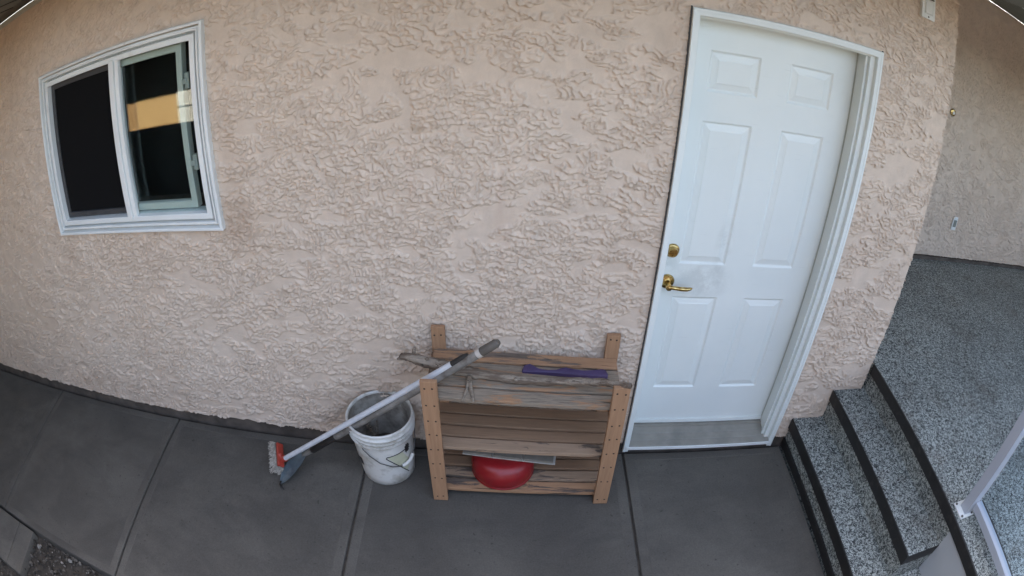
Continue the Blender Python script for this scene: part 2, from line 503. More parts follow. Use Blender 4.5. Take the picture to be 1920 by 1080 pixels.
def stucco_sheet(name, x0, x1, z0, z1, d, y, holes, parent, amp=1.0, low=0.0):
    nx = int(round((x1 - x0) / d)) + 1
    nz = int(round((z1 - z0) / d)) + 1
    X = np.linspace(x0, x1, nx)
    Z = np.linspace(z0, z1, nz)
    H = stucco_height(nz, nx, d, amp)
    GX, GZ = np.meshgrid(X, Z)
    for (a, b, c, e) in holes:                       # the plaster thins out towards a frame
        dist = np.maximum(np.maximum(a - GX, GX - b), np.maximum(c - GZ, GZ - e))
        H *= np.clip((dist + 0.01) / 0.05, 0.15, 1)
    if low:
        lowrow = gnoise(1, nx, d, 0.02, 0.01)[0] * low
        f = np.clip(1 - (GZ - z0) / 0.03, 0, 1)
        GZ = GZ + f * lowrow[None, :]
    GY = y - H
    GZ = GZ - 0.55 * np.maximum(H - 0.002, 0) * np.clip((GZ - z0) / 0.04, 0, 1)      # torn lips sag over the coat below
    co = np.stack([GX, GY, GZ], -1).reshape(-1, 3)
    idx = np.arange(nz * nx).reshape(nz, nx)
    q = np.stack([idx[:-1, :-1], idx[:-1, 1:], idx[1:, 1:], idx[1:, :-1]], -1).reshape(-1, 4)
    cx = (X[:-1] + X[1:]) / 2
    cz = (Z[:-1] + Z[1:]) / 2
    CX, CZ = np.meshgrid(cx, cz)
    keep = np.ones(CX.size, bool)
    for (a, b, c, e) in holes:
        keep &= ~((CX.ravel() > a) & (CX.ravel() < b) & (CZ.ravel() > c) & (CZ.ravel() < e))
    q = q[keep]
    # lower lip turned back to the foundation
    base = co.shape[0]
    lip = co[:nx].copy()
    lip[:, 1] = y + 0.03
    co = np.concatenate([co, lip])
    li = base + np.arange(nx)
    lq = np.stack([li[:-1], li[1:], idx[0, 1:], idx[0, :-1]], -1)
    lk = np.ones(nx - 1, bool)
    for (a, b, c, e) in holes:
        if c < z0:
            lk &= ~((cx > a - 0.004) & (cx < b + 0.004))
    q = np.concatenate([q, lq[lk]])
    me = bpy.data.meshes.new(name)
    me.vertices.add(len(co))
    me.vertices.foreach_set('co', co.astype(np.float32).ravel())
    me.loops.add(q.size)
    me.loops.foreach_set('vertex_index', q.astype(np.int32).ravel())
    me.polygons.add(len(q))
    me.polygons.foreach_set('loop_start', np.arange(0, q.size, 4, dtype=np.int32))
    me.update(calc_edges=True)
    me.polygons.foreach_set('use_smooth', np.ones(len(q), bool))
    me.validate()
    return link_mesh(name, me, MT['stucco'], parent)

# ------------------------------------------------------------------ ground and walkway
g = box('ground', -40, 40, -40, 40, -0.4, -0.075, MT['soil'])
tag(g, kind='structure')
JX = [-6.17, -4.955, -3.737, -2.493, -1.268, 0.002, 0.885]
walk = empty('walkway', (-1.5, -0.6, -0.07))
walk['kind'] = 'structure'
box('bed', -6.2, 0.89, -1.21, -0.012, -0.074, -0.014, MT['soil'], walk)
box('bed', -1.2, 0.888, -2.29, -1.2105, -0.074, -0.014, MT['soil'], walk)
for i, (a, b) in enumerate(zip(JX, JX[1:])):
    x0, x1, y0, y1 = a + 0.0055, b - 0.0055, -1.218, -0.014
    if i == 5:
        x1 = 0.892
    if i >= 4:
        y0 = -2.3
    bm = bmesh.new()
    bw = 0.045
    dev = random.uniform(-0.002, 0.002)
    prof = [(0, -0.075), (0, -0.006), (0.002, -0.002), (0.006, 0.0), (bw, 0.0), (bw + 0.004, -0.0012)]
    rows = []
    for ins, z in prof:
        rows.append([bm.verts.new((px, py, z + dev)) for px, py in ((x0 + ins, y0 + ins), (x1 - ins, y0 + ins), (x1 - ins, y1 - ins), (x0 + ins, y1 - ins))])
    for k, (r0, r1) in enumerate(zip(rows, rows[1:])):
        for s in range(4):
            f = bm.faces.new((r0[s], r0[(s + 1) % 4], r1[(s + 1) % 4], r1[s]))
            f.material_index = 1 if k >= 2 else 0
    bm.faces.new(rows[-1])
    fin('slab', bm, [MT['conc%d' % (i % 3)], MT['conc_edge']], walk)
# narrow border pavers and the gravel bed beside the walk
for a, b in ((-4.12, -3.500), (-3.490, -3.312)):
    box('paver', a, b, -1.600, -1.236, -0.074, -0.006, MT['paver'], walk, bev=0.006)
gv = bmesh.new()
ico = bmesh.new()
bmesh.ops.create_icosphere(ico, subdivisions=1, radius=1)
iv = [v.co.copy() for v in ico.verts]
ifc = [[v.index for v in f.verts] for f in ico.faces]
ico.free()
for k in range(4200):
    px, py = random.uniform(-3.30, -1.7), random.uniform(-2.2, -1.225)
    if k % 4 == 0:
        px, py = random.uniform(-4.4, -3.2), random.uniform(-2.3, -1.61)
    s = random.choice((0.004, 0.005, 0.007, 0.009, 0.013)) * random.uniform(0.8, 1.3)
    rot = Matrix.Rotation(random.uniform(0, 6.3), 3, Vector((random.random(), random.random(), random.random() + 0.1)))
    sc3 = Vector((s * random.uniform(0.8, 1.4), s * random.uniform(0.7, 1.1), s * random.uniform(0.5, 0.8)))
    c0 = Vector((px, py, -0.066 + s * 0.5 + random.uniform(0, 0.03)))
    nv = [gv.verts.new(rot @ Vector((v.x * sc3.x, v.y * sc3.y, v.z * sc3.z)) * random.uniform(0.92, 1.1) + c0) for v in iv]
    for f in ifc:
        gv.faces.new([nv[i] for i in f])
gro = fin('gravel', gv, MT['gravel'])
tag(gro, 'loose brown and pale gravel bordering the concrete walk', 'gravel', kind='stuff')

# ------------------------------------------------------------------ the house
WX0, WX1, WZ0, WZ1 = -2.9925, -1.7776, 1.2077, 2.1089
DW, DH = 0.828, 2.10
house = empty('house', (-1.5, 0.1, 0.0), 'pink beige stucco house with white side door and sliding window', 'house')
stucco_sheet('stucco_wall', -5.1, 1.29, 0.066, 2.547, 0.004, 0.0,
             [(WX0 + 0.02, WX1 - 0.02, WZ0 + 0.02, WZ1 - 0.02), (0.012, DW - 0.012, -1, DH - 0.012)], house, 1.0, 0.004)
# return of the corner, entry wall behind the landing
bm = bmesh.new()
v = [bm.verts.new(p) for p in ((1.29, 0.0, 0.05), (1.29, 1.26, 0.05), (1.29, 1.26, 2.9), (1.29, 0.0, 2.9))]
bm.faces.new(v)
fin('corner_wall', bm, MT['stucco'], house)
stucco_sheet('entry_wall', 1.29, 5.45, 0.585, 2.86, 0.006, 1.257, [], house, 1.15, 0.0)
box('foundation', -5.4, 0.004, 0.006, 0.24, -0.1, 0.12, MT['foundation'], house)
box('foundation', 0.0045, 0.8235, 0.004, 0.24, -0.1, 0.034, MT['foundation'], house)
box('foundation', 0.824, 1.285, 0.006, 0.24, -0.1, 0.12, MT['foundation'], house)
box('entry_base', 1.29, 5.5, 1.235, 1.40, 0.4, 0.582, MT['foundation'], house)
box('wall_core', -9, 1.28, 0.34, 6.5, -0.05, 2.56, MT['dark'], house)
box('entry_core', 1.30, 6.8, 1.30, 6.5, -0.05, 2.86, MT['dark'], house)
box('wall_trim', -9, 1.30, -0.012, 0.02, 2.545, 2.582, MT['vinyl_grey'], house)
box('black_strip', -9, 1.295, -0.265, 0.0, 2.586, 2.60, MT['black'], house)  # plain black band between the wall trim and the soffit
so = box('soffit', -9, 1.295, -0.80, -0.267, 2.575, 2.60, MT['soffit'], house)
for k in range(40):
    box('groove', -7 + k * 0.2, -6.988 + k * 0.2, -0.78, -0.27, 2.571, 2.577, MT['black'], so)
box('added_canopy', -9, -2.95, -2.6, -0.83, 2.60, 2.66, MT['soffit'], house)  # unseen roof piece, added to shade the window end of the wall
box('fascia_board', -9, 7, -0.825, -0.802, 2.54, 2.70, MT['vinyl'], house)
es = box('entry_soffit', 1.296, 7, -0.10, 1.26, 2.862, 2.88, MT['soffit_light'], house)
for k in range(12):
    box('groove', 1.4, 6.9, 0.66 + k * 0.05, 0.664 + k * 0.05, 2.857, 2.8635, MT['soffit'], es)
box('entry_beam', 1.31, 7, 0.555, 0.60, 2.845, 2.861, MT['vinyl'], house)
box('added_porch_roof', 1.45, 7.0, -1.45, -0.105, 2.862, 2.90, MT['soffit_light'], house)  # out of view, added to keep sky light off the entry wall
box('added_end_wall', 5.45, 5.6, -0.6, 1.30, 0.0, 2.86, MT['stucco'], house)  # out of view, added to close the recess and deepen its shade
bm = bmesh.new()
v = [bm.verts.new(p) for p in ((-9, -0.83, 2.70), (7, -0.83, 2.70), (7, 4.2, 4.7), (-9, 4.2, 4.7), (7, 9, 2.7), (-9, 9, 2.7))]
bm.faces.new((v[0], v[1], v[2], v[3]))
bm.faces.new((v[3], v[2], v[4], v[5]))
fin('roof', bm, MT['roofing'], house)

# ---- window
win = fin('window', ring_bm(WX0, WX1, WZ0, WZ1, [(0, 0.01), (0, -0.030), (0.003, -0.033), (0.012, -0.033), (0.014, -0.030), (0.0155, 0.004), (0.021, 0.004), (0.0215, -0.012),
                                                (0.028, -0.014), (0.029, -0.022), (0.037, -0.022), (0.0385, -0.018), (0.0395, 0.020), (0.0485, 0.020), (0.0495, -0.016), (0.052, -0.018), (0.074, -0.018), (0.076, -0.015), (0.076, 0.06)])[0], MT['vinyl'], house)
tag(win, 'white sliding window set into the stucco')
ix0, ix1, iz0, iz1 = WX0 + 0.076, WX1 - 0.076, WZ0 + 0.076, WZ1 - 0.076
box('mullion', -2.356, -2.322, -0.026, 0.055, iz0 - 0.012, iz1 + 0.012, MT['vinyl'], win, bev=0.003)
box('mullion', -2.3205, -2.294, -0.016, 0.008, iz0 - 0.004, iz1 + 0.004, MT['vinyl'], win, bev=0.003)
# screen on one half
fin('screen_frame', ring_bm(ix0 + 0.004, -2.358, iz0 + 0.004, iz1 - 0.004, [(0, 0.05), (0, 0.018), (0.002, 0.016), (0.026, 0.016), (0.028, 0.019), (0.028, 0.03)])[0], MT['screen_frame'], win)
bm = bmesh.new()
bm.faces.new([bm.verts.new(p) for p in ((ix0 + 0.03, 0.026, iz0 + 0.03), (-2.385, 0.026, iz0 + 0.03), (-2.385, 0.026, iz1 - 0.03), (ix0 + 0.03, 0.026, iz1 - 0.03))])
fin('insect_screen', bm, MT['screen'], win)
# sash behind the glass of the other half, slid a little open
fin('sash', ring_bm(-2.375, ix1 - 0.075, iz0 + 0.006, iz1 - 0.006, [(0, 0.07), (0, 0.034), (0.003, 0.031), (0.030, 0.031), (0.034, 0.036), (0.034, 0.06)])[0], MT['sash'], win)
box('pane', -2.292, ix1 + 0.004, 0.010, 0.014, iz0 - 0.002, iz1 + 0.002, MT['glass'], win)
box('sash_pane', -2.336, ix1 - 0.112, 0.050, 0.054, iz0 + 0.045, iz1 - 0.045, MT['glass'], win)
for zc in (1.50, 1.86):
    bm = box_bm(ix1 - 0.058, ix1 - 0.036, 0.024, 0.045, zc - 0.035, zc + 0.035)
    box_bm(ix1 - 0.072, ix1 - 0.046, 0.020, 0.034, zc - 0.014, zc + 0.010, bm)
    fin('latch', bm, MT['vinyl_grey'], win, bev=0.002)
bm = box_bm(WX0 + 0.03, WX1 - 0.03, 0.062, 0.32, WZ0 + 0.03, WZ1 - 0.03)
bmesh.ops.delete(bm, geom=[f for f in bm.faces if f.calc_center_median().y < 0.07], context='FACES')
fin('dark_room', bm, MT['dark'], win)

# ---- door
YS = 0.11
xs = [0.030, 0.120, 0.331, 0.462, 0.668, 0.776]
zs = [0.105, 0.341, 0.868, 1.032, 1.656, 1.772, 1.938, 2.062]
pan = {(1, 1), (3, 1), (1, 3), (3, 3), (1, 5), (3, 5)}
bm = bmesh.new()
gv_ = [[bm.verts.new((x, YS, z)) for x in xs] for z in zs]
for j in range(len(zs) - 1):
    for i in range(len(xs) - 1):
        if (i, j) not in pan:
            bm.faces.new((gv_[j][i], gv_[j][i + 1], gv_[j + 1][i + 1], gv_[j + 1][i]))
box_bm(xs[0], xs[-1], YS + 0.02, YS + 0.045, zs[0], zs[-1], bm)
door = fin('door', bm, MT['door'], house)
tag(door, 'white six panel side door with brass lever')
for (i, j) in sorted(pan):
    b2, rows = ring_bm(xs[i], xs[i + 1], zs[j], zs[j + 1], [(0, YS), (0.003, YS + 0.002), (0.008, YS + 0.0065), (0.013, YS + 0.0072), (0.018, YS + 0.0058), (0.034, YS + 0.0025), (0.037, YS + 0.0010), (0.040, YS + 0.0005)])
    b2.faces.new(rows[-1])
    fin('panel', b2, MT['door'], door)
# casing: stepped trim on three sides
def casing_bm():
    b = bmesh.new()
    prof = [(0, 0.02), (0, -0.020), (0.002, -0.023), (0.011, -0.023), (0.012, -0.021), (0.026, -0.020), (0.028, -0.017), (0.028, 0.02)]
    rows = []
    for ins, y in prof:
        rows.append([b.verts.new(p) for p in ((ins, y, 0.018), (ins, y, DH - ins), (DW - ins, y, DH - ins), (DW - ins, y, 0.018))])
    for r0, r1 in zip(rows, rows[1:]):
        for k in range(3):
            b.faces.new((r0[k], r0[k + 1], r1[k + 1], r1[k]))
    return b
fin('casing', casing_bm(), MT['door'], door)
box('caulk', -0.0045, -0.0005, -0.012, 0.01, 0.03, 2.104, MT['screen_frame'], door)
box('caulk', DW + 0.0005, DW + 0.004, -0.010, 0.01, 0.03, 2.104, MT['screen_frame'], door)
box('jamb', 0.012, 0.0295, 0.004, 0.17, 0.05, 2.09, MT['door'], door)
box('jamb', 0.7765, DW - 0.012, 0.004, 0.17, 0.05, 2.09, MT['door'], door)
box('jamb', 0.03, 0.776, 0.006, 0.17, 2.0625, 2.092, MT['door'], door)
box('door_stop', 0.764, 0.776, 0.022, 0.034, 0.07, 2.06, MT['door'], door, bev=0.002)
box('weatherstrip', 0.7725, 0.776, 0.103, 0.1085, 0.10, 2.06, MT['vinyl_grey'], door)
# threshold boards
bm = bmesh.new()
pr = [(-0.022, 0.038), (-0.024, 0.056), (-0.018, 0.060), (0.012, 0.066), (0.014, 0.063), (0.018, 0.067), (0.05, 0.076), (0.053, 0.073), (0.057, 0.077), (0.088, 0.087), (0.09, 0.095), (0.125, 0.101), (0.125, 0.03)]
for x in (0.029, 0.777):
    pass
ra = [bm.verts.new((0.0285, y, z)) for y, z in pr]
rb = [bm.verts.new((0.7995, y, z)) for y, z in pr]
for k in range(len(pr) - 1):
    bm.faces.new((ra[k], rb[k], rb[k + 1], ra[k + 1]))
bm.faces.new(ra)
bm.faces.new(rb)
fin('threshold', bm, MT['threshold'], door)
box('sill_nose', 0.014, 0.8, -0.030, -0.0245, 0.040, 0.058, MT['vinyl'], door, bev=0.0015)
box('door_sweep', 0.032, 0.774, YS - 0.008, YS - 0.001, 0.103, 0.128, MT['door'], door, bev=0.002)
# deadbolt
def lathe_y(prof, cx, cz, y0, n=32):
    b = lathe_bm(prof, 0, 0, n)
    bmesh.ops.rotate(b, verts=b.verts, cent=(0, 0, 0), matrix=Matrix.Rotation(R(90), 3, 'X'))
    bmesh.ops.translate(b, verts=b.verts, vec=(cx, y0, cz))
    return b
fin('deadbolt', lathe_y([(0.031, 0), (0.031, 0.004), (0.028, 0.008), (0.024, 0.010), (0.021, 0.024), (0.019, 0.027), (0.012, 0.027), (0.011, 0.024), (0.0, 0.024)], 0.082, 1.094, YS - 0.001), MT['brass'], door, True, ang=40)
lv = lathe_y([(0.034, 0), (0.034, 0.004), (0.030, 0.010), (0.022, 0.012), (0.014, 0.016), (0.012, 0.040), (0.014, 0.046), (0.014, 0.058), (0.0, 0.060)], 0.082, 0.945, YS - 0.001)
tube_bm([(0.080, YS - 0.052, 0.945), (0.10, YS - 0.054, 0.944), (0.13, YS - 0.055, 0.940), (0.16, YS - 0.054, 0.938), (0.178, YS - 0.052, 0.940), (0.186, YS - 0.051, 0.942)], [0.010, 0.0085, 0.0095, 0.0095, 0.007, 0.003], 14, bm=lv)
fin('lever_handle', lv, MT['brass'], door, True, ang=40)

# ------------------------------------------------------------------ steps and landing
st = empty('entry_steps', (1.3, -0.8, 0.0), 'pebble coated entry steps and landing with black nosings', 'steps')
T1, T2, T3 = 0.200, 0.3885, 0.554
N1, N2, N3 = 0.8986, 1.090, 1.3066
Y2 = -1.122
def tread(name, x0, x1, y0, y1, z0, z1):
    return box(name, x0, x1, y0, y1, z0, z1, MT['aggregate'], st)
tread('step', N1 + 0.010, N3 + 0.02, -1.75, -0.003, -0.05, T1)
tread('step', N2 + 0.010, N3 + 0.02, Y2 + 0.004, -0.004, T1 - 0.01, T2)
tread('landing', N3 + 0.004, 5.6, -3.2, 1.25, 0.30, T3)
box('side_fascia', N3 + 0.012, N3 + 0.05, -3.2, Y2 + 0.003, -0.05, 0.299, MT['fascia'], st)
box('side_fascia', N3 + 0.0005, N3 + 0.0035, -3.2, Y2 + 0.003, 0.195, T3 - 0.062, MT['fascia'], st)
def nosing(x0, x1, y0, y1, z0, z1):
    return box('nosing', x0, x1, y0, y1, z0, z1, MT['black'], st, bev=0.0015, seg=1)
nosing(N1, N1 + 0.0095, -1.75, -0.006, T1 - 0.066, T1 + 0.0015)
nosing(N2, N2 + 0.0095, Y2, -0.006, T2 - 0.066, T2 + 0.0015)
nosing(N2 + 0.010, N3 + 0.003, Y2, Y2 + 0.0035, T2 - 0.066, T2 + 0.0015)
nosing(N3 - 0.008, N3 + 0.0035, -3.2, -0.006, T3 - 0.060, T3 + 0.0015)
nosing(N1 + 0.001, N1 + 0.0095, -1.75, -0.008, 0.003, 0.060)

# railing on the landing
rl = empty('glass_railing', (1.40, -1.07, T3), 'white metal railing with glass panel standing on the landing', 'railing')
px, py = 1.398, -1.068
po = box('post', px - 0.030, px + 0.030, py - 0.030, py + 0.030, T3 + 0.007, 1.62, MT['rail'], rl, bev=0.003)
bp = box('base_plate', px - 0.065, px + 0.035, py - 0.045, py + 0.055, T3 + 0.001, T3 + 0.009, MT['vinyl'], rl, bev=0.002)
for sx in (-0.053, 0.024):
    for sy in (-0.034, 0.044):
        fin('bolt', lathe_bm([(0.007, 0.008), (0.007, 0.013), (0.004, 0.015), (0, 0.015)], px + sx, py + sy, 10, T3), MT['wire'], bp, True, ang=40)
box('bottom_rail', 1.395, 1.440, -3.15, py - 0.031, T3 + 0.045, T3 + 0.085, MT['rail'], rl, bev=0.003)
box('rail_strip', 1.4405, 1.453, -3.15, py - 0.031, T3 + 0.050, T3 + 0.083, MT['black'], rl)  # plain black strip along one side of the bottom rail
box('glass_panel', 1.417, 1.423, -3.12, py - 0.04, T3 + 0.084, 1.50, MT['glass_rail'], rl)
box('handrail', 1.385, 1.455, -3.15, py - 0.026, 1.50, 1.54, MT['rail'], rl, bev=0.006)
box('post', px - 0.024, px + 0.024, -3.20, -3.152, T3 + 0.001, 1.62, MT['rail'], rl, bev=0.003)

# ------------------------------------------------------------------ fittings on the walls
sb = empty('wall_sensor', (1.062, -0.01, 2.327), 'white plastic sensor plate on stucco above the door corner', 'sensor')
box('plate', 1.020, 1.105, -0.028, -0.004, 2.326, 2.44, MT['plate'], sb, bev=0.004)
b2, rows = ring_bm(1.036, 1.090, 2.348, 2.420, [(0, -0.0285), (0.002, -0.031), (0.004, -0.0295), (0.007, -0.033)])
b2.faces.new(rows[-1])
fin('cover', b2, MT['plate'], sb)
box('slot', 1.036, 1.090, -0.0345, -0.0282, 2.421, 2.428, MT['black'], sb)
fin('led', lathe_y([(0.004, 0), (0.004, 0.002), (0, 0.003)], 1.063, 2.337, -0.028, 12), MT['wire'], sb)
db = empty('doorbell', (2.53, 1.25, 1.78), 'small round brass doorbell button on the entry wall', 'doorbell')
fin('escutcheon', lathe_y([(0.030, 0), (0.030, 0.006), (0.024, 0.010), (0, 0.010)], 2.527, 1.782, 1.248, 24), MT['brass'], db, True, ang=40)
fin('button', lathe_y([(0.013, 0.010), (0.013, 0.016), (0, 0.018)], 2.527, 1.782, 1.248, 20), MT['plate'], db, True, ang=40)
op = empty('outlet_cover', (2.857, 1.25, 0.90), 'narrow white outlet cover low on the entry wall', 'outlet')
box('cover', 2.828, 2.888, 1.236, 1.252, 0.840, 0.955, MT['plate'], op, bev=0.004)
box('flap', 2.840, 2.876, 1.231, 1.237, 0.868, 0.928, MT['soffit_light'], op, bev=0.002)

# ------------------------------------------------------------------ slatted rack
rack = empty('slatted_rack', (-0.505, -0.17, 0.0), 'weathered three tier slatted wooden rack with tan posts', 'rack')
PL, PR = (-0.908, -0.842), (-0.175, -0.109)
scr_bm = bmesh.new()
bmesh.ops.create_circle(scr_bm, cap_ends=True, segments=8, radius=0.0045)
bmesh.ops.rotate(scr_bm, verts=scr_bm.verts, cent=(0, 0, 0), matrix=Matrix.Rotation(R(90), 3, 'X'))
scr_me = bpy.data.meshes.new('screw')
scr_bm.to_mesh(scr_me)
scr_bm.free()
scr_me.materials.append(MT['screw'])
def post(x0, x1, y0, y1, zt, rows_):
    p = fin('post', box_bm(x0, x1, y0, y1, 0.002, zt), MT['post_wood'], rack, bev=0.003)
    p.data.materials.clear()
    p.data.materials.append(MT['post_v'])
    for z in rows_:
        for fx in (0.27, 0.73):
            s = bpy.data.objects.new('screw', scr_me)
            s.location = (x0 + (x1 - x0) * fx + random.uniform(-.002, .002), y0 - 0.0006, z + random.uniform(-.003, .003))
            COL.objects.link(s)
            s.parent = p
    return p
def vertical(m0, name):
    m = m0.copy()
    m.name = name
    for n in m.node_tree.nodes:
        if n.type == 'MAPPING':
            s = n.inputs['Scale'].default_value
            n.inputs['Scale'].default_value = (s[1], s[1], s[0])
    return m
MT['post_v'] = vertical(MT['post_wood'], 'post_wood_upright')
zr = (0.705, 0.62, 0.53, 0.45, 0.36, 0.27, 0.17, 0.035)
for (a, b), zt in ((PL, 0.741), (PR, 0.733)):
    post(a, b, -0.338, -0.318, zt, zr)
for (a, b), zt in ((PL, 0.776), (PR, 0.758)):
    post(a + 0.006, b - 0.002, -0.036, -0.016, zt, (0.735,))
shelf = {'top': (0.620, -0.045, 0.115, ('plank_tan', 'plank_grey', 'plank_grey', 'plank_grey')),
         'mid': (0.336, -0.045, 0.0, ('plank_brown', 'plank_brown', 'plank_brown', 'plank_mid')),
         'bottom': (0.062, -0.020, 0.0, ('plank_brown', 'plank_brown', 'plank_mid', 'plank_half'))}
for zt, tx, ty, ms in shelf.values():
    lift = lambda x, y: tx * (x + 0.505) + ty * (y + 0.31)
    for k, mk in enumerate(ms):
        yb = -0.0365 - k * 0.0706
        dz = zt + random.uniform(-0.003, 0.003)
        xl, xr = PL[0] + 0.010 + random.uniform(0, .006), PR[1] - 0.004 - random.uniform(0, .006)
        if k == 3:
            xl, xr = PL[1] - 0.05, PR[0] + 0.05
        bm = box_bm(xl, xr, yb - 0.0585, yb, -0.021, 0.0)
        bmesh.ops.subdivide_edges(bm, edges=[e for e in bm.edges if abs(e.verts[0].co.x - e.verts[1].co.x) > 0.1], cuts=14)
        for vv in bm.verts:
            vv.co.y += random.uniform(-0.0009, 0.0009)
            vv.co.z += random.uniform(-0.0006, 0.0006) + dz + lift(vv.co.x, vv.co.y)
        o = fin('plank', bm, MT[mk], rack)
        bvl = o.modifiers.new('edge', 'BEVEL')
        bvl.width = 0.0025
        bvl.segments = 2
        bvl.angle_limit = R(50)
    for (a, b) in (PL, PR):
        bm = box_bm(a + 0.004, b - 0.004, -0.3175, -0.0365, -0.062, -0.0235)
        for vv in bm.verts:
            vv.co.z += zt + lift(vv.co.x, vv.co.y)
        fin('cleat', bm, MT['plank_brown'], rack, bev=0.002)

# ------------------------------------------------------------------ bucket
bx, by = -1.150, -0.148
bk = empty('bucket', (bx, by, 0.0), 'dirty white plastic pail with wire handle against the wall', 'bucket')
def br(z):
    return 0.1275 + (0.149 - 0.1275) * z / 0.37
shell = [(0.0, 0.002), (br(0) - 0.006, 0.002), (br(0), 0.008)]
shell += [(br(z), z) for z in (0.05, 0.10, 0.15, 0.20, 0.25, 0.283)]
for z in (0.288, 0.312, 0.336):
    shell += [(br(z), z), (br(z) + 0.011, z + 0.001), (br(z) + 0.012, z + 0.006), (br(z) + 0.002, z + 0.010), (br(z) + 0.001, z + 0.020)]
shell += [(0.1475, 0.360), (0.1545, 0.362), (0.1565, 0.367), (0.1545, 0.372), (0.1480, 0.373), (0.1450, 0.370), (0.1435, 0.360)]
fin('body', lathe_bm(shell, bx, by, 72), MT['bucket'], bk, True, ang=60)
fin('lining', lathe_bm([(0.1436, 0.3598), (0.141, 0.33), (0.1255, 0.06), (0.122, 0.05)], bx, by, 60), MT['bucket_in'], bk, True)
bm = lathe_bm([(0.1265, 0.105), (0.09, 0.098), (0.05, 0.108), (0.02, 0.10), (0, 0.104)], bx, by, 36)
for vv in bm.verts:
    vv.co.z += random.uniform(-0.008, 0.008)
fin('dirt', bm, MT['soil'], bk, True)
def on(deg, z, off):
    a = R(deg)
    r = br(z) + off
    return Vector((bx + r * math.cos(a), by + r * math.sin(a), z))
def decal(name, pts, m, off=0.0008, n=10):
    """patch that follows the round side of the pail; pts = four corners (angle, z)"""
    b = bmesh.new()
    g_ = []
    for i in range(n + 1):
        u = i / n
        row = []
        for j in range(n + 1):
            w = j / n
            ang = (pts[0][0] * (1 - u) + pts[1][0] * u) * (1 - w) + (pts[3][0] * (1 - u) + pts[2][0] * u) * w
            z = (pts[0][1] * (1 - u) + pts[1][1] * u) * (1 - w) + (pts[3][1] * (1 - u) + pts[2][1] * u) * w
            row.append(b.verts.new(on(ang, z, off)))
        g_.append(row)
    for i in range(n):
        for j in range(n):
            b.faces.new((g_[i][j], g_[i + 1][j], g_[i + 1][j + 1], g_[i][j + 1]))
    return fin(name, b, m, bk)
decal('label_patch', [(-148, 0.150), (-133, 0.168), (-131, 0.118), (-145, 0.100)], MT['ink'])
decal('yellow_panel', [(-73, 0.219), (-42, 0.226), (-22, 0.120), (-34, 0.070)], MT['yellow'])
def line(name, pts, w=0.0022):
    pp = []
    for (a0, z0), (a1, z1) in zip(pts, pts[1:]):
        for k in range(8):
            u = k / 8
            pp.append(on(a0 + (a1 - a0) * u, z0 + (z1 - z0) * u, 0.0010))
    pp.append(on(*pts[-1], 0.0010))
    return fin(name, tube_bm(pp, w, 6), MT['ink'], bk)
line('panel_outline', [(-36, 0.228), (-44, 0.226), (-73, 0.221), (-75, 0.212), (-54, 0.144), (-30, 0.056)])
bst = bmesh.new()
cv = bst.verts.new(on(-29, 0.228, 0.0012))
rim = []
for k in range(22):
    a = 2 * math.pi * k / 22
    rr = (1.0 if k % 2 else 0.72) * random.uniform(0.85, 1.1)
    rim.append(bst.verts.new(on(-29 + 8.0 * rr * math.cos(a) , 0.228 + 0.034 * rr * math.sin(a), 0.0014)))
for k in range(22):
    bst.faces.new((cv, rim[k], rim[(k + 1) % 22]))
fin('burst_mark', bst, MT['ink'], bk)
hp = [on(-117, 0.292, 0.008), on(-113, 0.272, 0.012), on(-103, 0.236, 0.010), on(-87, 0.190, 0.008), on(-66, 0.155, 0.008), on(-48, 0.138, 0.010), on(-30, 0.150, 0.016), on(-14, 0.185, 0.014), on(-2, 0.225, 0.012), on(25, 0.272, 0.012), on(63, 0.292, 0.008)]
hn = fin('handle', tube_bm(hp, 0.0023, 8), MT['wire'], bk, True)
fin('grip', tube_bm([on(-47, 0.139, 0.010), on(-38, 0.142, 0.013), on(-30, 0.150, 0.016), on(-20, 0.170, 0.015)], 0.0085, 12), MT['bucket'], hn, True, ang=50)
for a in (-117, 63):
    p = on(a, 0.294, 0.0)
    d = Vector((math.cos(R(a)), math.sin(R(a)), 0))
    fin('handle_boss', tube_bm([p - d * 0.004, p + d * 0.011], 0.014, 16), MT['bucket'], bk, bev=0.0)
pl = bmesh.new()
for k in range(9):                                   # dry weed standing in the pail
    a = random.uniform(0, 6.28)
    b0 = Vector((bx - 0.060 + random.uniform(-.008, .008), by + 0.055 + random.uniform(-.008, .008), 0.10))
    tip = b0 + Vector((0.03 * math.cos(a), 0.03 * math.sin(a), random.uniform(0.10, 0.22)))
    tube_bm([b0, (b0 + tip) / 2 + Vector((random.uniform(-.01, .01), 0, 0)), tip], [0.0014, 0.0012, 0.0006], 5, bm=pl)
    for q in range(7):
        u = random.uniform(0.3, 1)
        c0 = b0.lerp(tip, u)
        e = Vector((random.uniform(-1, 1), random.uniform(-1, 1), random.uniform(-.3, .6))).normalized() * 0.010
        s_ = e.cross(Vector((0, 0, 1))).normalized() * 0.003
        pl.faces.new([pl.verts.new(c0), pl.verts.new(c0 + e * .5 + s_), pl.verts.new(c0 + e), pl.verts.new(c0 + e * .5 - s_)])
fin('dry_weed', pl, MT['branch'], bk)

# ------------------------------------------------------------------ broom and scraper
A = Vector((-1.690, -0.235, 0.060))
B = Vector((-0.728, -0.258, 0.815))
def at(p0, p1, t):
    return p0.lerp(p1, t)
brm = empty('push_broom', (-1.72, -0.21, 0.0), 'push broom with orange head and white pole leaning over the pail', 'broom')
fin('pole', tube_bm([at(A, B, t) for t in (0.0, 0.3, 0.6, 0.935)], 0.0125, 20), MT['pole_white'], brm, True, ang=50)
fin('pole_cap', tube_bm([at(A, B, t) for t in (0.9355, 0.985, 1.0)], [0.0128, 0.0128, 0.009], 18), MT['grip'], brm, True, ang=50)
